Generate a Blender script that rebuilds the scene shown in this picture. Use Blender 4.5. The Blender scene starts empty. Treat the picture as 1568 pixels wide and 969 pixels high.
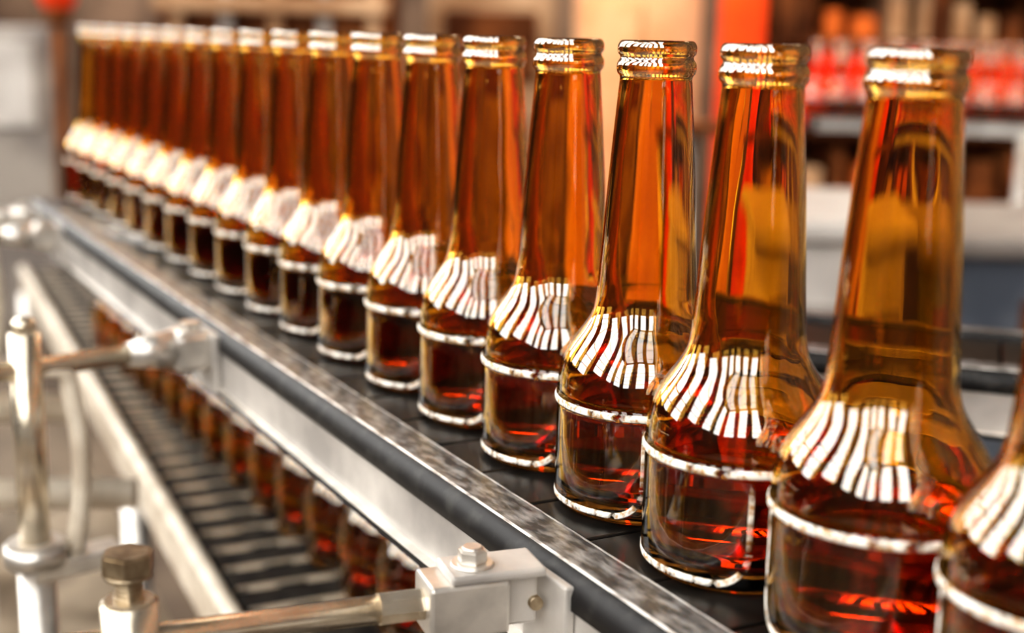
import bpy, bmesh, math, random
from mathutils import Vector, Matrix
random.seed(4)
ZC=0.95
S=bpy.context.scene
S.view_settings.view_transform='Standard'
try: S.view_settings.look='Medium High Contrast'
except Exception as ex: print('look',ex)

# ---------------------------------------------------------------- materials
def newmat(name):
    m=bpy.data.materials.new(name); m.use_nodes=True
    nt=m.node_tree; nt.nodes.clear()
    out=nt.nodes.new('ShaderNodeOutputMaterial')
    return m,nt,out
def pbr(name,col,rough=0.5,metal=0.0,col2=None,scale=20,contrast=(0.4,0.6),bump=0.0,spec=0.5,along=None,detail=6,breaks=None):
    m,nt,out=newmat(name)
    p=nt.nodes.new('ShaderNodeBsdfPrincipled')
    p.inputs['Base Color'].default_value=(*col,1)
    p.inputs['Roughness'].default_value=rough
    p.inputs['Metallic'].default_value=metal
    p.inputs['Specular IOR Level'].default_value=spec
    tc=nt.nodes.new('ShaderNodeTexCoord'); mp=nt.nodes.new('ShaderNodeMapping')
    if along:
        mp.vector_type='TEXTURE'; mp.inputs['Rotation'].default_value=(0,0,along[0]); mp.inputs['Scale'].default_value=(along[1],1,1)
    nt.links.new(tc.outputs['Object'],mp.inputs['Vector'])
    n=nt.nodes.new('ShaderNodeTexNoise'); n.inputs['Scale'].default_value=scale; n.inputs['Detail'].default_value=detail
    nt.links.new(mp.outputs[0],n.inputs['Vector'])
    if col2:
        r=nt.nodes.new('ShaderNodeValToRGB')
        r.color_ramp.elements[0].position=contrast[0]; r.color_ramp.elements[1].position=contrast[1]
        r.color_ramp.elements[0].color=(*col,1); r.color_ramp.elements[1].color=(*col2,1)
        nt.links.new(n.outputs['Fac'],r.inputs[0]); nt.links.new(r.outputs[0],p.inputs['Base Color'])
    if bump:
        b=nt.nodes.new('ShaderNodeBump'); b.inputs['Strength'].default_value=bump; b.inputs['Distance'].default_value=0.001
        nt.links.new(n.outputs['Fac'],b.inputs['Height']); nt.links.new(b.outputs[0],p.inputs['Normal'])
    if breaks:
        t=nt.nodes.new('ShaderNodeBsdfTransparent')
        n2=nt.nodes.new('ShaderNodeTexNoise'); n2.inputs['Scale'].default_value=breaks[0]; n2.inputs['Detail'].default_value=5
        nt.links.new(tc.outputs['Object'],n2.inputs['Vector'])
        r2=nt.nodes.new('ShaderNodeMapRange'); r2.inputs[1].default_value=breaks[1]; r2.inputs[2].default_value=breaks[2]
        nt.links.new(n2.outputs['Fac'],r2.inputs[0])
        mx=nt.nodes.new('ShaderNodeMixShader'); nt.links.new(r2.outputs[0],mx.inputs[0])
        nt.links.new(t.outputs[0],mx.inputs[1]); nt.links.new(p.outputs[0],mx.inputs[2]); nt.links.new(mx.outputs[0],out.inputs[0])
    else: nt.links.new(p.outputs[0],out.inputs[0])
    return m
def glass(name,col,gloss,ior=1.5,wavy=0.0):
    m,nt,out=newmat(name)
    p=nt.nodes.new('ShaderNodeBsdfPrincipled')
    p.inputs['Base Color'].default_value=(*col,1)
    p.inputs['Roughness'].default_value=0.0
    p.inputs['IOR'].default_value=ior
    p.inputs['Transmission Weight'].default_value=1.0
    g=None
    if gloss>0:
        g=nt.nodes.new('ShaderNodeBsdfGlossy'); g.inputs['Roughness'].default_value=0.035
        g.inputs['Color'].default_value=(1,0.96,0.89,1)
        mx=nt.nodes.new('ShaderNodeMixShader'); mx.inputs[0].default_value=gloss
        nt.links.new(p.outputs[0],mx.inputs[1]); nt.links.new(g.outputs[0],mx.inputs[2])
        nt.links.new(mx.outputs[0],out.inputs[0])
    else: nt.links.new(p.outputs[0],out.inputs[0])
    if wavy:
        tc=nt.nodes.new('ShaderNodeTexCoord'); oi=nt.nodes.new('ShaderNodeObjectInfo')
        mp=nt.nodes.new('ShaderNodeMapping'); mp.inputs['Scale'].default_value=(1,1,0.16)
        nt.links.new(tc.outputs['Object'],mp.inputs['Vector'])
        ad=nt.nodes.new('ShaderNodeVectorMath'); ad.operation='ADD'
        nt.links.new(mp.outputs[0],ad.inputs[0]); nt.links.new(oi.outputs['Random'],ad.inputs[1])
        n=nt.nodes.new('ShaderNodeTexNoise'); n.inputs['Scale'].default_value=95; n.inputs['Detail'].default_value=1.0
        nt.links.new(ad.outputs[0],n.inputs['Vector'])
        b=nt.nodes.new('ShaderNodeBump'); b.inputs['Strength'].default_value=wavy; b.inputs['Distance'].default_value=0.001
        nt.links.new(n.outputs['Fac'],b.inputs['Height']); nt.links.new(b.outputs[0],p.inputs['Normal'])
        if g: nt.links.new(b.outputs[0],g.inputs['Normal'])
    return m
def emis(name,col,s):
    m,nt,out=newmat(name)
    e=nt.nodes.new('ShaderNodeEmission'); e.inputs[0].default_value=(*col,1); e.inputs[1].default_value=s
    nt.links.new(e.outputs[0],out.inputs[0]); return m

ANG=math.atan2(0.8771,-0.4804)
GC=(0.96,0.56,0.095)
M_glass_o=glass('amber_glass_outer',GC,0.085,wavy=0.35)
M_glass_b=glass('amber_glass_body',GC,0.0,wavy=0.4)
M_glass_l=glass('amber_glass_lip',GC,0.26)
M_glass_i=glass('amber_glass_inner',(0.97,0.61,0.13),0.0)
M_beer=glass('beer_liquid',(0.42,0.05,0.010),0.0,1.33)
M_scuff_glint=pbr('scuff_and_edge_glint_white',(0.52,0.30,0.12),0.6,0,(0.92,0.88,0.80),450,(0.36,0.50),0.3,breaks=(180,0.34,0.48))  # scuffed ring, and light refracted at the glass edge painted as pale outline
M_glint_faint=pbr('edge_refraction_faint',(0.50,0.26,0.09),0.6,0,(0.88,0.82,0.72),450,(0.36,0.52),0.3,breaks=(130,0.38,0.62))  # pale colour painted in place of refraction at the glass edge
M_steel=pbr('brushed_steel',(0.50,0.47,0.43),0.33,0.75,(0.76,0.72,0.66),60,(0.35,0.65),0.15)
M_plate=pbr('side_plate_steel',(0.36,0.335,0.31),0.42,0.35,(0.66,0.62,0.57),24,(0.35,0.7),0.1)
M_nickel=pbr('warm_nickel',(0.56,0.46,0.33),0.25,0.85,(0.82,0.74,0.61),80,(0.3,0.7),0.1)
M_brass=pbr('tarnished_bolt_steel',(0.22,0.16,0.10),0.3,0.9,(0.58,0.48,0.34),140,(0.35,0.65),0.3)
M_strip=pbr('worn_wear_strip',(0.045,0.043,0.041),0.36,0.2,(0.30,0.29,0.28),300,(0.42,0.68),0.4,detail=12,along=(ANG,3))
M_stripedge=pbr('strip_edge_highlight',(0.30,0.29,0.28),0.35,0.3,(0.95,0.94,0.92),260,(0.38,0.55),0.4,along=(ANG,3))  # bright highlight along the strip edges, painted into the colour
M_black=pbr('black_rubber',(0.010,0.009,0.009),0.5,0,(0.035,0.033,0.03),120,(0.5,0.75),spec=0.25)
M_chain=pbr('dark_chain_slat',(0.006,0.005,0.004),0.28,0,(0.015,0.012,0.010),60,spec=0.3)
M_slat=pbr('belt_slat_metal',(0.010,0.008,0.007),0.6,0.0,(0.035,0.03,0.025),50,spec=0.15)
M_slatedge=pbr('belt_slat_edge',(0.62,0.54,0.43),0.35,0.4)
M_cream=pbr('cream_paint',(0.52,0.44,0.34),0.45,0.1,(0.74,0.66,0.54),30)
M_light=emis('daylight_glazing',(1.0,0.98,0.95),9.0)
M_sky=emis('skylight_glazing',(1.0,0.98,0.95),4.5)

# ---------------------------------------------------------------- builder
class B:
    def __init__(s): s.bm=bmesh.new(); s.mats=[]
    def mi(s,m):
        if m not in s.mats: s.mats.append(m)
        return s.mats.index(m)
    def _tag(s,vs,m,smooth):
        i=s.mi(m); fs=set()
        for v in vs:
            for f in v.link_faces: fs.add(f)
        for f in fs: f.material_index=i; f.smooth=smooth
        return fs
    def box(s,c,size,m,rot=0.0,bev=0.0,R=None):
        mat=Matrix.Translation(c)@(R if R is not None else Matrix.Rotation(rot,4,'Z'))@Matrix.Diagonal((*size,1))
        r=bmesh.ops.create_cube(s.bm,size=1,matrix=mat); vs=r['verts']
        s._tag(vs,m,False)
        if bev>0:
            es=list({e for v in vs for e in v.link_edges})
            rr=bmesh.ops.bevel(s.bm,geom=es,offset=bev,segments=2,affect='EDGES',profile=0.5)
            i=s.mi(m)
            for f in rr['faces']: f.material_index=i
    def cyl(s,a,b,r,m,seg=32,r2=None,smooth=True,bev=0.0,spin=0.0):
        a=Vector(a); b=Vector(b); d=b-a; L=d.length
        q=d.to_track_quat('Z','Y').to_matrix().to_4x4()
        mat=Matrix.Translation((a+b)/2)@q@Matrix.Rotation(spin,4,'Z')
        rr=bmesh.ops.create_cone(s.bm,cap_ends=True,segments=seg,radius1=r,radius2=r if r2 is None else r2,depth=L,matrix=mat)
        fs=s._tag(rr['verts'],m,smooth)
        for f in fs:
            if len(f.verts)>4: f.smooth=False
        if bev>0:
            es=list({e for f in fs if len(f.verts)>4 for e in f.edges})
            k=bmesh.ops.bevel(s.bm,geom=es,offset=bev,segments=2,affect='EDGES')
            i=s.mi(m)
            for f in k['faces']: f.material_index=i
    def sphere(s,c,r,m,sc=(1,1,1)):
        rr=bmesh.ops.create_uvsphere(s.bm,u_segments=20,v_segments=12,radius=r,matrix=Matrix.Translation(c)@Matrix.Diagonal((*sc,1)))
        s._tag(rr['verts'],m,True)
    def lathe(s,prof,mf,seg=64,c=(0,0,0)):
        rings=[]
        for r,z in prof:
            if r<1e-6: rings.append([s.bm.verts.new((c[0],c[1],c[2]+z))])
            else: rings.append([s.bm.verts.new((c[0]+r*math.cos(2*math.pi*k/seg),c[1]+r*math.sin(2*math.pi*k/seg),c[2]+z)) for k in range(seg)])
        for i in range(len(rings)-1):
            A,Bb=rings[i],rings[i+1]; mi=s.mi(mf(i))
            for k in range(seg):
                k2=(k+1)%seg
                if len(A)==1 and len(Bb)==1: continue
                if len(A)==1: f=s.bm.faces.new((A[0],Bb[k2],Bb[k]))
                elif len(Bb)==1: f=s.bm.faces.new((A[k],A[k2],Bb[0]))
                else: f=s.bm.faces.new((A[k],A[k2],Bb[k2],Bb[k]))
                f.material_index=mi; f.smooth=True
    def tube(s,pts,r,m,seg=12,closed=False,flat=None):
        pts=[Vector(p) for p in pts]; n=len(pts); rings=[]
        for i,p in enumerate(pts):
            if closed: t=(pts[(i+1)%n]-pts[i-1]).normalized()
            else: t=(pts[min(i+1,n-1)]-pts[max(i-1,0)]).normalized()
            if flat: a=Vector((p.x,p.y,0)).normalized()
            else:
                a=Vector((0,0,1)); 
                if abs(t.z)>0.9: a=Vector((0.3,1,0))
            a=(a-t*a.dot(t)).normalized(); b=t.cross(a)
            ra=r*(flat if flat else 1)
            rings.append([s.bm.verts.new(p+a*ra*math.cos(2*math.pi*k/seg)+b*r*math.sin(2*math.pi*k/seg)) for k in range(seg)])
        mi=s.mi(m)
        for i in range(n if closed else n-1):
            A,C=rings[i],rings[(i+1)%n]
            for k in range(seg):
                f=s.bm.faces.new((A[k],A[(k+1)%seg],C[(k+1)%seg],C[k])); f.material_index=mi; f.smooth=True
        if not closed:
            for R_ in (rings[0],rings[-1]):
                f=s.bm.faces.new(R_); f.material_index=mi
    def sweep(s,path,prof,ms,smooth=False):
        rings=[]
        for x,y,tx,ty in path:
            lx,ly=-ty,tx
            rings.append([s.bm.verts.new((x+lx*o,y+ly*o,z)) for o,z in prof])
        n=len(prof)
        for i in range(len(rings)-1):
            for k in range(n):
                f=s.bm.faces.new((rings[i][k],rings[i][(k+1)%n],rings[i+1][(k+1)%n],rings[i+1][k]))
                f.material_index=s.mi(ms[k] if isinstance(ms,list) else ms); f.smooth=smooth
        for R_ in (rings[0],rings[-1]):
            f=s.bm.faces.new(R_); f.material_index=s.mi(ms[0] if isinstance(ms,list) else ms)
    def mesh(s,name):
        bmesh.ops.recalc_face_normals(s.bm,faces=s.bm.faces)
        me=bpy.data.meshes.new(name); s.bm.to_mesh(me); s.bm.free()
        for m in s.mats: me.materials.append(m)
        return me
    def done(s,name,z=ZC):
        me=s.mesh(name); o=bpy.data.objects.new(name,me); o.location=(0,0,z)
        S.collection.objects.link(o); return o

# ---------------------------------------------------------------- conveyor path
E=Vector((-0.4804,0.8771)); NL=Vector((-0.8771,-0.4804))
def axis(d): return 0.2932-0.5477*d
path=[]
d=-0.20
while d<1.26:
    path.append((axis(d),d,E.x,E.y)); d+=0.04
P1=Vector((axis(1.26),1.26)); RR=1.2
C=P1-NL*RR
a0=math.atan2(P1.y-C.y,P1.x-C.x)
a1=math.pi/2
NA=48
for i in range(NA+1):
    a=a0+(a1-a0)*i/NA
    path.append((C.x+RR*math.cos(a),C.y+RR*math.sin(a),math.sin(a),-math.cos(a)))
for i in range(1,12):
    path.append((C.x+0.2*i,C.y+RR,1.0,0.0))
acc=[0]
for i in range(1,len(path)):
    acc.append(acc[-1]+math.hypot(path[i][0]-path[i-1][0],path[i][1]-path[i-1][1]))
def at(s):
    for i in range(1,len(acc)):
        if acc[i]>=s:
            t=(s-acc[i-1])/(acc[i]-acc[i-1]); a,b=path[i-1],path[i]
            return tuple(a[k]*(1-t)+b[k]*t for k in range(4))
    return path[-1]

b=B()
prof=[(0.0365,-0.012),(0.0365,0.0015),(0.0375,0.0032),(0.0388,0.0035),(0.0520,0.0032),(0.0532,0.0030),(0.0565,0.0010),(0.0580,-0.0030),(0.0580,-0.0075),(0.050,-0.012)]
ms=[M_stripedge,M_stripedge,M_stripedge,M_strip,M_stripedge,M_black,M_black,M_black,M_black,M_black]
b.sweep(path,prof,ms,True)
prof2=[(-o,z) for o,z in prof]
b.sweep(path,prof2,[M_black]*3+[M_strip]+[M_black]*6,True)
for sg in (1,-1):
    b.sweep(path,[(sg*0.0535,-0.007),(sg*0.0562,-0.007),(sg*0.0562,-0.0285),(sg*0.0600,-0.0290),(sg*0.0600,-0.0315),(sg*0.0535,-0.0315)],
            [M_plate,M_plate,M_steel,M_black,M_black,M_plate])
b.sweep(path,[(-0.0535,-0.024),(0.0535,-0.024),(0.0535,-0.028),(-0.0535,-0.028)],M_black)
L=acc[-1]; s=0.25
while s<L:
    x,y,tx,ty=at(s); rx,ry=ty,-tx
    if s>1.3:
        b.cyl((x+rx*0.11,y+ry*0.11,-0.035),(x+rx*0.11,y+ry*0.11,-ZC+0.012),0.016,M_steel,16)
        b.cyl((x+rx*0.11,y+ry*0.11,-ZC),(x+rx*0.11,y+ry*0.11,-ZC+0.012),0.04,M_steel,16)
        b.box((x+rx*0.06,y+ry*0.06,-0.037),(0.13,0.03,0.012),M_steel,rot=math.atan2(ry,rx))
    s+=0.75
for s in (0.03,):
    x,y,tx,ty=at(s); rx,ry=ty,-tx
    b.cyl((x+rx*0.11,y+ry*0.11,-0.035),(x+rx*0.11,y+ry*0.11,-ZC),0.016,M_steel,16)
    b.box((x+rx*0.06,y+ry*0.06,-0.037),(0.13,0.03,0.012),M_steel,rot=math.atan2(ry,rx))
b.done('bottle_conveyor_frame')

b=B(); s=0.02
while s<L-0.04:
    x,y,tx,ty=at(s)
    b.box((x,y,-0.0025),(0.0365,0.070,0.005),M_chain,rot=math.atan2(ty,tx),bev=0.0007); s+=0.038
b.sweep(path,[(-0.030,-0.006),(0.030,-0.006),(0.030,-0.0235),(-0.030,-0.0235)],M_black)
b.done('conveyor_slat_chain')

# ---------------------------------------------------------------- bottle mesh
OUT=[(0,2.5),(14,2.2),(22,1.2),(25,0.2),(27,0.0),(28.6,0.9),(29.6,2.6),(30,5),(30,12),(30,24),(30,35.5),(30.5,37.0),(30.6,38),(30.5,39),(30.0,40.5),(29.9,43.5),(29.4,47.2),(28.4,51),(26.7,55),(24.3,59),(21.7,62.8),(19.7,66),(18.4,69),(17.7,72.5),(17.3,76),(16.7,84),(16.0,95),(15.3,107),(14.5,118),(13.6,130),(12.8,140),(12.3,146),(12.1,148.3),(12.5,149.2),(13.1,150.0),(13.35,151.5),(13.2,153.2),(12.6,154.2),(12.25,154.9),(12.4,155.6),(13.0,156.3),(13.2,157.6),(13.1,159.0),(12.5,160.2),(11.6,160.7),(10.7,160.3),(10.2,159.0)]
INN=[(9.9,150),(10.1,146),(10.9,138),(12.2,122),(13.5,104),(14.8,84),(15.3,75),(16.1,70.5),(17.8,65.8),(22.0,58.6),(24.9,53.6),(26.6,49.6),(27.3,46),(27.7,42),(27.8,36),(27.8,24),(27.8,10),(27.4,7.5),(26,6),(22,5.4),(12,6.0),(0,6.4)]
def rin(z):
    pr=[(r,zz) for r,zz in INN]
    for i in range(len(pr)-1):
        if pr[i][1]>=z>=pr[i+1][1]:
            t=(z-pr[i+1][1])/max(1e-6,pr[i][1]-pr[i+1][1]); return pr[i+1][0]+t*(pr[i][0]-pr[i+1][0])
    return 26
def smooth_prof(P,sub=2):
    res=[]
    n=len(P)
    for i in range(n-1):
        p0=P[max(i-1,0)];p1=P[i];p2=P[i+1];p3=P[min(i+2,n-1)]
        for k in range(sub):
            t=k/sub
            res.append(tuple(max(0,0.5*((2*p1[j])+(-p0[j]+p2[j])*t+(2*p0[j]-5*p1[j]+4*p2[j]-p3[j])*t*t+(-p0[j]+3*p1[j]-3*p2[j]+p3[j])*t**3)) for j in (0,1)))
    res.append(P[-1]); return res
PA=math.radians(-144.3)
def bottle_geo(b,c=(0,0,0),seg=64,hi=True,level=40.5,marks=True):
    P=OUT+INN
    if hi: P=smooth_prof(P,2)
    nO=len(OUT)*(2 if hi else 1)
    prof=[(r/1000,z/1000) for r,z in P]
    prof[0]=(0,prof[0][1]); prof[-1]=(0,prof[-1][1])
    def mf(i):
        if i>=nO-1: return M_glass_i
        z=prof[i][1]
        return M_glass_b if z<0.041 else (M_glass_l if z>0.1485 else M_glass_o)
    b.lathe(prof,mf,seg,c)
    zs=[6.7,7.0,8.5,11,24,36,38,39.5,level]
    if level<39: zs=[6.7,7.0,8.5,11,20,level]
    bp=[(0,6.8/1000)]+[((rin(z)-0.25)/1000 if z>7 else 0.0255,z/1000) for z in zs[1:]]
    bp+=[((rin(level)-1.5)/1000,(level-0.25)/1000),(0,(level-0.3)/1000)]
    b.lathe(bp,lambda i:M_beer,seg,c)
    if not marks: return
    n=seg; hh=c==(0,0,0)
    b.tube([(c[0]+0.0304*math.cos(2*math.pi*k/n),c[1]+0.0304*math.sin(2*math.pi*k/n),c[2]+0.038) for k in range(n)],0.00135,M_scuff_glint,8,True,flat=0.3 if hh else None)
    if not hh: return
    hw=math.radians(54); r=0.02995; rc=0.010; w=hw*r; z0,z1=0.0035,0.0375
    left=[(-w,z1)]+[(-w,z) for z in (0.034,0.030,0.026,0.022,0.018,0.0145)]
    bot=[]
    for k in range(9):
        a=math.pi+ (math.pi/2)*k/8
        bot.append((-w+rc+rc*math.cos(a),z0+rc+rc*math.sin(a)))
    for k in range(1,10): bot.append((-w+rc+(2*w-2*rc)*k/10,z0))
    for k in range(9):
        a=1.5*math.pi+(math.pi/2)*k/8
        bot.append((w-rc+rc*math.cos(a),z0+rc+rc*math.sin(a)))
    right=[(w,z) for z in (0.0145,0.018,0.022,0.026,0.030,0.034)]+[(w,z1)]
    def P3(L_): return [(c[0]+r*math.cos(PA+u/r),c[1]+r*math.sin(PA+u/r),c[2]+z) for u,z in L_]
    b.tube(P3(left),0.0010,M_scuff_glint,8,False,flat=0.15)  # U outline: bright refracted edge of the body, painted as flat pale tubes
    b.tube(P3(bot),0.00115,M_scuff_glint,8,False,flat=0.15)
    b.tube(P3(right),0.0009,M_glint_faint,8,False,flat=0.12)
b=B(); bottle_geo(b,seg=72); bme=b.mesh('beer_bottle')
pos=[(0.163,0.2435),(0.1325,0.2965),(0.102,0.350),(0.0725,0.4035),(0.0465,0.459),(0.0190,0.5135),(-0.0098,0.568),(-0.0388,0.6225),(-0.069,0.6765),(-0.098,0.731)]
for i in range(1,11):
    pos.append((-0.098-0.0294*i,0.731+0.0537*i))
for i,(x,y) in enumerate(pos):
    o=bpy.data.objects.new('beer_bottle',bme); o.location=(x,y,ZC+0.0001)
    o.rotation_euler=(0,0,random.uniform(-0.06,0.06)+(0.32 if i<3 else 0.0)); S.collection.objects.link(o)
b=B()
s=0
while s<L:
    x,y,tx,ty=at(s)
    if y>pos[-1][1] or x<pos[-1][0]-0.02: break
    s+=0.002
s+=0.058
while s<L-0.05:
    x,y,tx,ty=at(s)
    bottle_geo(b,(x,y,0.0001),20,False)
    s+=0.0618
b.done('distant_beer_bottle_row')

e2=Vector((-0.4247,0.9053)); n2=Vector((0.9053,0.4247)); TA=Vector((-0.189,0.817))
b=B()
for i in range(18):
    dd=0.52+i*0.056
    x=axis(dd)-NL.x*0.074; y=dd-NL.y*0.074
    bottle_geo(b,(x,y,-0.1995),24,False,level=34,marks=False)
b.done('lower_beer_bottle_row')

# lower slat belt
b=B()
for i in range(52):
    s=-0.55+i*0.036
    c=TA+e2*s+n2*0.135
    rot=math.atan2(n2.y,n2.x)
    b.box((c.x,c.y,-0.204),(0.24,0.030,0.006),M_slat,rot=rot,bev=0.001)
    q=TA+e2*(s-0.0150)+n2*0.135
    b.box((q.x,q.y,-0.2018),(0.236,0.0022,0.0030),M_slatedge,rot=rot)
    for k in range(6):
        q=TA+e2*(s-0.0180)+n2*(0.035+k*0.040)
        b.box((q.x,q.y,-0.2030),(0.017,0.007,0.004),M_slatedge,rot=rot,bev=0.001)
        q2=TA+e2*(s-0.020)+n2*(0.055+k*0.040)
        b.cyl((q2.x-n2.x*0.008,q2.y-n2.y*0.008,-0.204),(q2.x+n2.x*0.008,q2.y+n2.y*0.008,-0.204),0.0035,M_slat,10)
A_=TA-e2*0.55; Z_=TA+e2*1.3
c=(A_+Z_)/2+n2*0.135
b.box((c.x,c.y,-0.225),(0.26,1.85,0.02),M_black,rot=math.atan2(n2.y,n2.x))
for s in (-0.5,0.3,1.2):
    for o in (0.0,0.27):
        q=TA+e2*s+n2*o
        b.cyl((q.x,q.y,-0.22),(q.x,q.y,-ZC),0.012,M_steel,16)
b.done('lower_slat_belt')
b=B()
b.cyl((*(TA-e2*0.5),-0.192),(*(TA+e2*1.25),-0.192),0.0065,M_cream,20)
b.box((*( (A_+Z_)/2+n2*0.004),-0.215),(0.006,1.85,0.04),M_cream,rot=math.atan2(n2.y,n2.x))
b.done('lower_guide_rail')

# ---------------------------------------------------------------- bracket near
def perp(w): return Vector((-w[1],w[0]))
w=Vector((-0.94,-0.341)).normalized(); Cn=Vector((0.0150,0.3927))
b=B(); rw=math.atan2(w.y,w.x); re=math.atan2(E.y,E.x)
pc=Vector((axis(0.418),0.418))+NL*0.0582
b.box((pc.x,pc.y,-0.030),(0.026,0.0036,0.060),M_plate,rot=re,bev=0.0008)
c=Cn+w*0.030; b.box((c.x,c.y,-0.0065),(0.025,0.018,0.017),M_steel,rot=rw,bev=0.0012)
c=Cn+w*0.016; b.box((c.x,c.y,-0.007),(0.018,0.008,0.016),M_plate,rot=rw,bev=0.001)
c=Cn+w*0.021; b.box((c.x,c.y,0.0033),(0.030,0.018,0.003),M_plate,rot=rw,bev=0.001)
c=Cn+w*0.027
b.cyl((c.x,c.y,0.0045),(c.x,c.y,0.0057),0.0066,M_steel,32,bev=0.0003)
b.cyl((c.x,c.y,0.0057),(c.x,c.y,0.0099),0.0046,M_steel,6,smooth=False,bev=0.0005,spin=0.3)
b.cyl((c.x,c.y,0.0094),(c.x,c.y,0.0107),0.0031,M_steel,24,bev=0.0003)
q=Cn+w*0.008; b.cyl((q.x,q.y,-0.008),(q.x+perp(w).x*0.006,q.y+perp(w).y*0.006,-0.008),0.0022,M_brass,16)
a_=Cn+w*0.041; z_=Cn+w*0.056
b.cyl((a_.x,a_.y,-0.006),(z_.x,z_.y,-0.006),0.0050,M_nickel,8,smooth=False)
z_=Cn+w*0.27
b.cyl((a_.x,a_.y,-0.006),(z_.x,z_.y,-0.007),0.0043,M_nickel,32)
b.done('rail_clamp_bracket')
b=B(); c=Cn+w*0.127
cx,cy=c.x,c.y
b.cyl((cx,cy,-0.034),(cx,cy,0.0065),0.0080,M_nickel,40,bev=0.0012)
b.cyl((cx,cy,-0.20),(cx,cy,-0.034),0.0055,M_nickel,24)
b.cyl((cx,cy,-ZC),(cx,cy,-0.20),0.010,M_steel,24)
for k in range(5):
    b.cyl((cx,cy,0.0062+k*0.0014),(cx,cy,0.0070+k*0.0014),0.0038,M_brass,24,r2=0.0043)
    b.cyl((cx,cy,0.0070+k*0.0014),(cx,cy,0.0076+k*0.0014),0.0043,M_brass,24,r2=0.0038)
b.cyl((cx,cy,0.0060),(cx,cy,0.015),0.0036,M_brass,20)
b.cyl((cx,cy,0.0130),(cx,cy,0.0140),0.0066,M_brass,32)
b.cyl((cx,cy,0.0138),(cx,cy,0.0202),0.0074,M_brass,6,smooth=False,bev=0.0007,spin=0.15)
b.done('hex_bolt_post')

def mid_bracket(dd,w2,name,zrod=-0.008,ln=0.30,post=0.10,bent=True):
    b=B(); w2=Vector(w2).normalized(); rw=math.atan2(w2.y,w2.x)
    P=Vector((axis(dd),dd))+NL*0.0585
    b.box((P.x,P.y,-0.016),(0.040,0.0036,0.034),M_plate,rot=re,bev=0.0008)
    c=P+w2*0.012; b.box((c.x,c.y,zrod-0.001),(0.020,0.024,0.022),M_steel,rot=rw,bev=0.004)
    c=P+w2*0.010; b.cyl((c.x,c.y,zrod+0.009),(c.x,c.y,zrod+0.014),0.0065,M_steel,6,smooth=False,bev=0.0008)
    a=P+w2*0.02; m=P+w2*0.045
    b.cyl((a.x,a.y,zrod),(m.x,m.y,zrod),0.011,M_steel,24,r2=0.0065)
    z=P+w2*ln
    b.cyl((a.x,a.y,zrod),(z.x,z.y,zrod-0.002),0.0052,M_nickel,24)
    q=P+w2*post
    b.cyl((q.x,q.y,-0.105),(q.x,q.y,0.012),0.0080,M_nickel,32,bev=0.002)
    b.sphere((q.x,q.y,0.014),0.0065,M_nickel,(1,1,0.7))
    b.cyl((q.x,q.y,-0.113),(q.x,q.y,-0.100),0.016,M_steel,32,bev=0.002)
    b.cyl((q.x,q.y,-ZC),(q.x,q.y,-0.112),0.0095,M_steel,24)
    if bent:
        s0=P+w2*(post-0.008)
        base=P+w2*(post-0.020)
        pts=[(s0.x,s0.y,-0.009)]
        for t in range(13):
            tt=t/12
            pts.append((base.x+0.006*math.sin(tt*math.pi),base.y,-0.012-0.100*tt))
        b.tube(pts,0.0050,M_cream,16)
        b.box((base.x,base.y,-0.115),(0.05,0.022,0.010),M_steel,rot=rw,bev=0.002)
    b.done(name)
mid_bracket(0.745,(-0.794,-0.607),'rail_clamp_bracket',ln=0.34,post=0.098)
mid_bracket(1.13,(-0.85,-0.53),'rail_clamp_bracket',ln=0.40,post=0.075)
mid_bracket(1.22,(-0.95,-0.2),'rail_clamp_bracket',ln=0.45,post=0.15,bent=False)

b=B()
b.cyl((-0.62,0.60,-0.26),(-0.20,0.66,-0.26),0.012,M_cream,20)
b.cyl((-0.70,0.80,-0.14),(-0.245,0.845,-0.14),0.010,M_cream,20)
b.cyl((-0.9,1.20,-0.20),(-0.42,1.25,-0.20),0.014,M_cream,20)
b.cyl((-0.42,0.55,-0.28),(-0.62,1.5,-0.28),0.014,M_cream,20)
for x,y in ((-0.42,0.56),(-0.62,1.49),(-0.62,0.60),(-0.70,0.80),(-0.9,1.2)):
    b.cyl((x,y,-ZC),(x,y,-0.13 if y==0.8 else -0.19),0.013,M_cream,20)
b.done('tubular_support_frame')
M_pan=pbr('stainless_pan',(0.14,0.10,0.06),0.45,0.3,(0.44,0.35,0.25),7,(0.42,0.58))
b=B()
b.box((-0.46,1.02,-0.42),(0.42,1.3,0.006),M_pan,rot=0.43,bev=0.001)
b.box((-0.64,0.93,-0.40),(0.006,1.3,0.05),M_pan,rot=0.43,bev=0.001)
for dx,dy in ((-0.15,-0.5),(0.15,-0.5),(-0.15,0.5),(0.15,0.5)):
    x=-0.46+dx*math.cos(.43)-dy*math.sin(.43); y=1.02+dx*math.sin(.43)+dy*math.cos(.43)
    b.cyl((x,y,-ZC),(x,y,-0.42),0.015,M_steel,16)
b.done('drip_pan')

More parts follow.
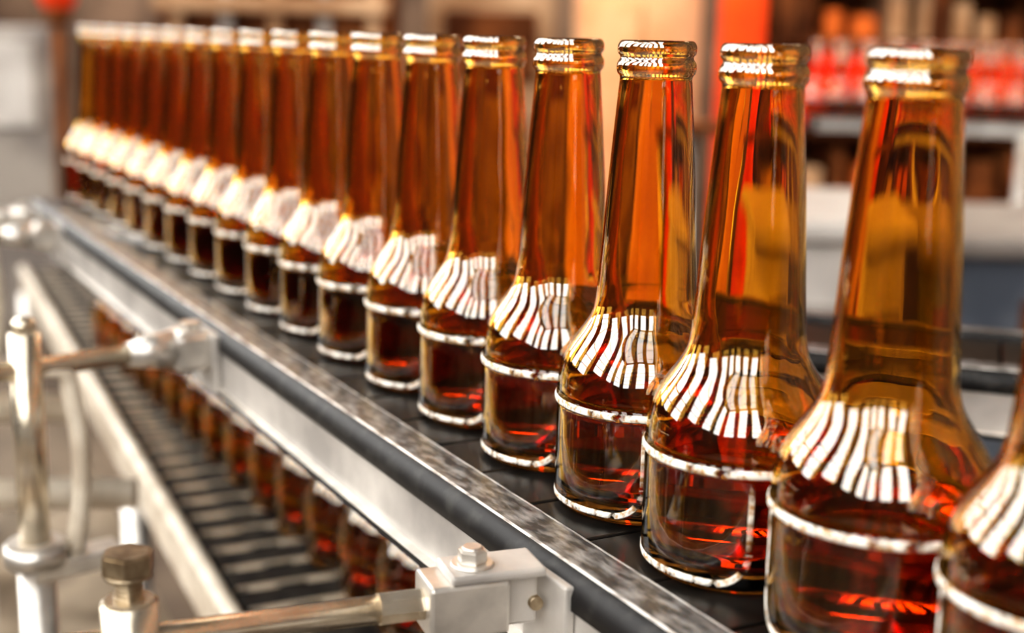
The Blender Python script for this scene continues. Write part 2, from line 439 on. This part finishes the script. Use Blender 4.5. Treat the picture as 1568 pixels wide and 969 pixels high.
# ---------------------------------------------------------------- room
M_floor=pbr('epoxy_floor',(0.07,0.05,0.035),0.5,0,(0.18,0.14,0.10),2.0)
M_wall=pbr('warm_wall',(0.05,0.026,0.016),0.8,0,(0.26,0.16,0.10),1.6,(0.38,0.62))
M_ceil=pbr('ceiling_dark',(0.03,0.022,0.018),0.8,0)
H=6.6
def slab(name,c,size,m):
    b=B(); b.box(c,size,m); b.done(name,0)
slab('floor',(0.4,1.5,-0.05),(8.2,13.2,0.1),M_floor)
slab('wall_back',(0.4,8.05,H/2),(8.2,0.1,H),M_wall)
slab('wall_front',(0.4,-5.05,H/2),(8.2,0.1,H),M_ceil)
slab('wall_left',(-3.65,1.5,H/2),(0.1,13.0,H),M_ceil)
slab('wall_right',(4.45,1.5,H/2),(0.1,13.0,H),M_wall)
slab('ceiling',(0.4,1.5,H+0.05),(8.2,13.2,0.1),M_ceil)
M_bar=pbr('glazing_bar',(0.06,0.045,0.035),0.6)
b=B()
for i in range(3):
    x=-2.7+i*1.6
    for j in range(8):
        y=-4.6+j*0.6
        b.box((x,y,H-0.03),(0.95,0.55,0.02),M_sky)
    for sx in (-0.5,0.5): b.box((x+sx,-2.5,H-0.04),(0.03,4.8,0.06),M_bar)
b.done('skylight',0)
k=1
for i in range(3):
    x=-2.75+i*1.75
    b=B()
    for j in range(7):
        b.box((x,-4.985,2.45+j*0.60),(1.00,0.02,0.535),M_light)
    for sx in (-0.53,0.53): b.box((x+sx,-4.98,4.27),(0.03,0.04,4.4),M_bar)
    b.box((x,-4.97,2.08),(1.15,0.08,0.05),M_bar)
    b.done('window_%d'%k,0); k+=1
for i in range(7):
    y=-4.0+i*1.75
    b=B()
    lo=0 if y<0.6 else -1
    for j in range(lo,7):
        b.box((-3.585,y,2.45+j*0.60),(0.02,1.00,0.535),M_light)
    zlo=2.08+0.6*lo
    for sy in (-0.53,0.53): b.box((-3.58,y+sy,(6.45+zlo)/2),(0.04,0.03,6.45-zlo),M_bar)
    b.box((-3.57,y,zlo),(0.08,1.15,0.05),M_bar)
    b.done('window_%d'%k,0); k+=1

# background machinery
M_peach=pbr('peach_panel',(0.62,0.30,0.14),0.7,0,(0.78,0.44,0.24),3,spec=0.2)
M_red=pbr('red_orange_paint',(0.66,0.045,0.008),0.7,0,(0.84,0.09,0.012),4,spec=0.1)
M_grey=pbr('pale_grey_enamel',(0.36,0.33,0.30),0.5,0,(0.58,0.55,0.51),4)
M_grey2=pbr('taupe_enamel',(0.18,0.155,0.14),0.6,0,(0.32,0.285,0.25),4)
M_blue=pbr('blue_grey_enamel',(0.07,0.08,0.10),0.6,0,(0.16,0.175,0.20),5,spec=0.2)
M_brown=pbr('brown_board',(0.06,0.018,0.006),0.8,0,(0.20,0.07,0.022),5,spec=0.1)
M_tan=pbr('tan_board',(0.30,0.17,0.09),0.7,0,(0.50,0.33,0.20),5,spec=0.2)
M_redp=pbr('red_plastic',(0.95,0.015,0.005),0.8,spec=0.05)
M_amb=pbr('orange_plastic',(0.55,0.13,0.025),0.7,spec=0.1)
b=B()
b.box((0.44,5.2,-0.3),(0.44,0.5,1.3),M_peach,bev=0.01)
b.box((0.33,4.94,-0.3),(0.20,0.02,1.15),M_peach,bev=0.004); b.box((0.55,4.94,-0.3),(0.20,0.02,1.15),M_peach,bev=0.004)
b.cyl((0.44,4.92,-0.1),(0.44,4.92,0.1),0.012,M_steel,12)
b.done('storage_cabinet')
b=B()
b.box((0.76,4.7,-ZC+H/2),(0.14,0.14,H-0.02),M_red,bev=0.01); b.box((0.76,4.7,-ZC+0.03),(0.20,0.20,0.06),M_red,bev=0.01)
b.done('support_column')
b=B()
for x in (0.98,1.55,2.2,2.9): 
    b.box((x,5.1,-0.2),(0.05,0.05,1.5),M_brown); b.box((x,5.5,-0.2),(0.05,0.05,1.5),M_brown)
for z in (-0.75,-0.42,-0.12,0.16,0.42):
    b.box((1.94,5.3,z),(1.98,0.5,0.025),M_brown)
random.seed(9)
for z in (-0.737,-0.407,-0.107,0.173):
    x=1.05
    while x<2.8:
        wd=random.uniform(0.05,0.13); hh=random.uniform(0.08,0.20)
        b.box((x+wd/2,5.28,z+hh/2),(wd*0.85,0.3,hh),random.choice([M_amb,M_brown,M_tan,M_brown,M_tan,M_brown]),bev=0.004); x+=wd+0.03
b.box((1.94,5.58,-0.2),(2.0,0.02,1.4),M_brown)
b.done('storage_shelf')
b=B()
b.box((1.55,3.9,-0.09),(2.2,0.14,0.03),M_brown,bev=0.004)
for x in (0.5,1.55,2.6): b.cyl((x,3.9,-ZC),(x,3.9,-0.10),0.02,M_steel,16)
for i in range(13):
    x=0.86+i*0.13
    mm=M_redp if i<5 else (M_amb if i%2 else M_red)
    b.cyl((x,3.9,-0.075),(x,3.9,0.03),0.052,mm,24,bev=0.008)
    b.cyl((x,3.9,0.03),(x,3.9,0.09),0.048,mm,24,r2=0.034,bev=0.004)
    b.sphere((x,3.9,0.10),0.034,mm)
b.done('capping_head_rail')
b=B()
b.box((0.47,2.05,-0.53),(0.22,0.40,0.84),M_grey,bev=0.02)
b.box((0.47,2.05,-0.095),(0.26,0.44,0.03),M_grey,bev=0.008)
b.box((0.47,1.845,-0.35),(0.16,0.012,0.3),M_grey2,bev=0.004)
b.cyl((0.47,1.84,-0.27),(0.47,1.81,-0.27),0.014,M_redp,20)
b.done('machine_housing')
b=B()
b.box((0.98,2.10,-0.53),(0.70,0.40,0.84),M_blue,bev=0.03)
b.box((0.98,2.10,-0.12),(0.74,0.44,0.03),M_grey2,bev=0.008)
b.box((0.90,1.895,-0.32),(0.34,0.012,0.25),M_brown,bev=0.004)
b.done('blue_grey_drive_cabinet')
b=B()
b.box((0.98,1.45,-0.60),(0.50,0.3,0.70),M_brown,bev=0.02); b.box((0.98,1.45,-0.24),(0.54,0.34,0.02),M_tan,bev=0.006)
b.cyl((0.9,1.29,-0.30),(0.9,1.27,-0.30),0.02,M_steel,20)
b.done('motor_cabinet')
b=B()
b.box((-1.82,5.0,-0.40),(0.36,0.4,1.10),M_grey2,bev=0.02); b.box((-1.82,4.79,-0.05),(0.26,0.02,0.3),M_grey,bev=0.006)
b.done('control_box')
b=B()
b.box((-0.95,5.6,-0.25),(0.9,0.5,1.40),M_brown,bev=0.02)
for k in range(5): b.box((-1.32+k*0.19,5.33,-0.1),(0.05,0.04,1.0),(M_tan,M_grey2,M_tan,M_grey2,M_tan)[k],bev=0.004)
b.box((-0.95,5.30,0.25),(0.9,0.06,0.06),M_tan,bev=0.004)
b.done('filling_machine')
b=B()
b.box((-0.12,6.2,-0.2),(0.55,0.5,1.5),M_tan,bev=0.02); b.box((-0.12,5.94,0.1),(0.4,0.02,0.3),M_brown,bev=0.006)
b.done('tall_equipment_cabinet')
b=B()
b.sphere((-1.47,4.4,0.25),0.06,M_red); b.cyl((-1.47,4.4,-ZC),(-1.47,4.4,0.20),0.02,M_brown,16)
b.cyl((-1.47,4.4,0.16),(-1.47,4.4,0.22),0.04,M_brown,20)
b.done('warning_beacon')

# ---------------------------------------------------------------- world, lamps, camera
W=bpy.data.worlds.new('World'); S.world=W; W.use_nodes=True
W.node_tree.nodes['Background'].inputs[0].default_value=(1.0,0.93,0.85,1); W.node_tree.nodes['Background'].inputs[1].default_value=0.3
def area(name,loc,tgt,size,e,col):
    l=bpy.data.lights.new(name,'AREA'); l.shape='RECTANGLE'; l.size=size[0]; l.size_y=size[1]; l.energy=e; l.color=col
    o=bpy.data.objects.new(name,l); o.location=loc
    o.rotation_euler=(Vector(tgt)-Vector(loc)).to_track_quat('-Z','Y').to_euler(); S.collection.objects.link(o)
area('background_fill',(1.4,3.4,3.4),(1.0,5.2,1.0),(1.2,0.8),115,(1,0.84,0.66))  # added unseen fill light, brightens the background for amber glow through the glass
cam=bpy.data.cameras.new('camera'); co=bpy.data.objects.new('camera',cam); S.collection.objects.link(co)
cam.sensor_width=36; cam.lens=2080/1580*36
cam.clip_start=0.02
co.matrix_world=Matrix.Translation((0,0,ZC+0.162))@Matrix.Rotation(math.radians(90-11.85),4,'X')@Matrix.Rotation(math.radians(1.3),4,'Z')
cam.dof.use_dof=True; cam.dof.focus_distance=0.45; cam.dof.aperture_fstop=6.5
S.camera=co
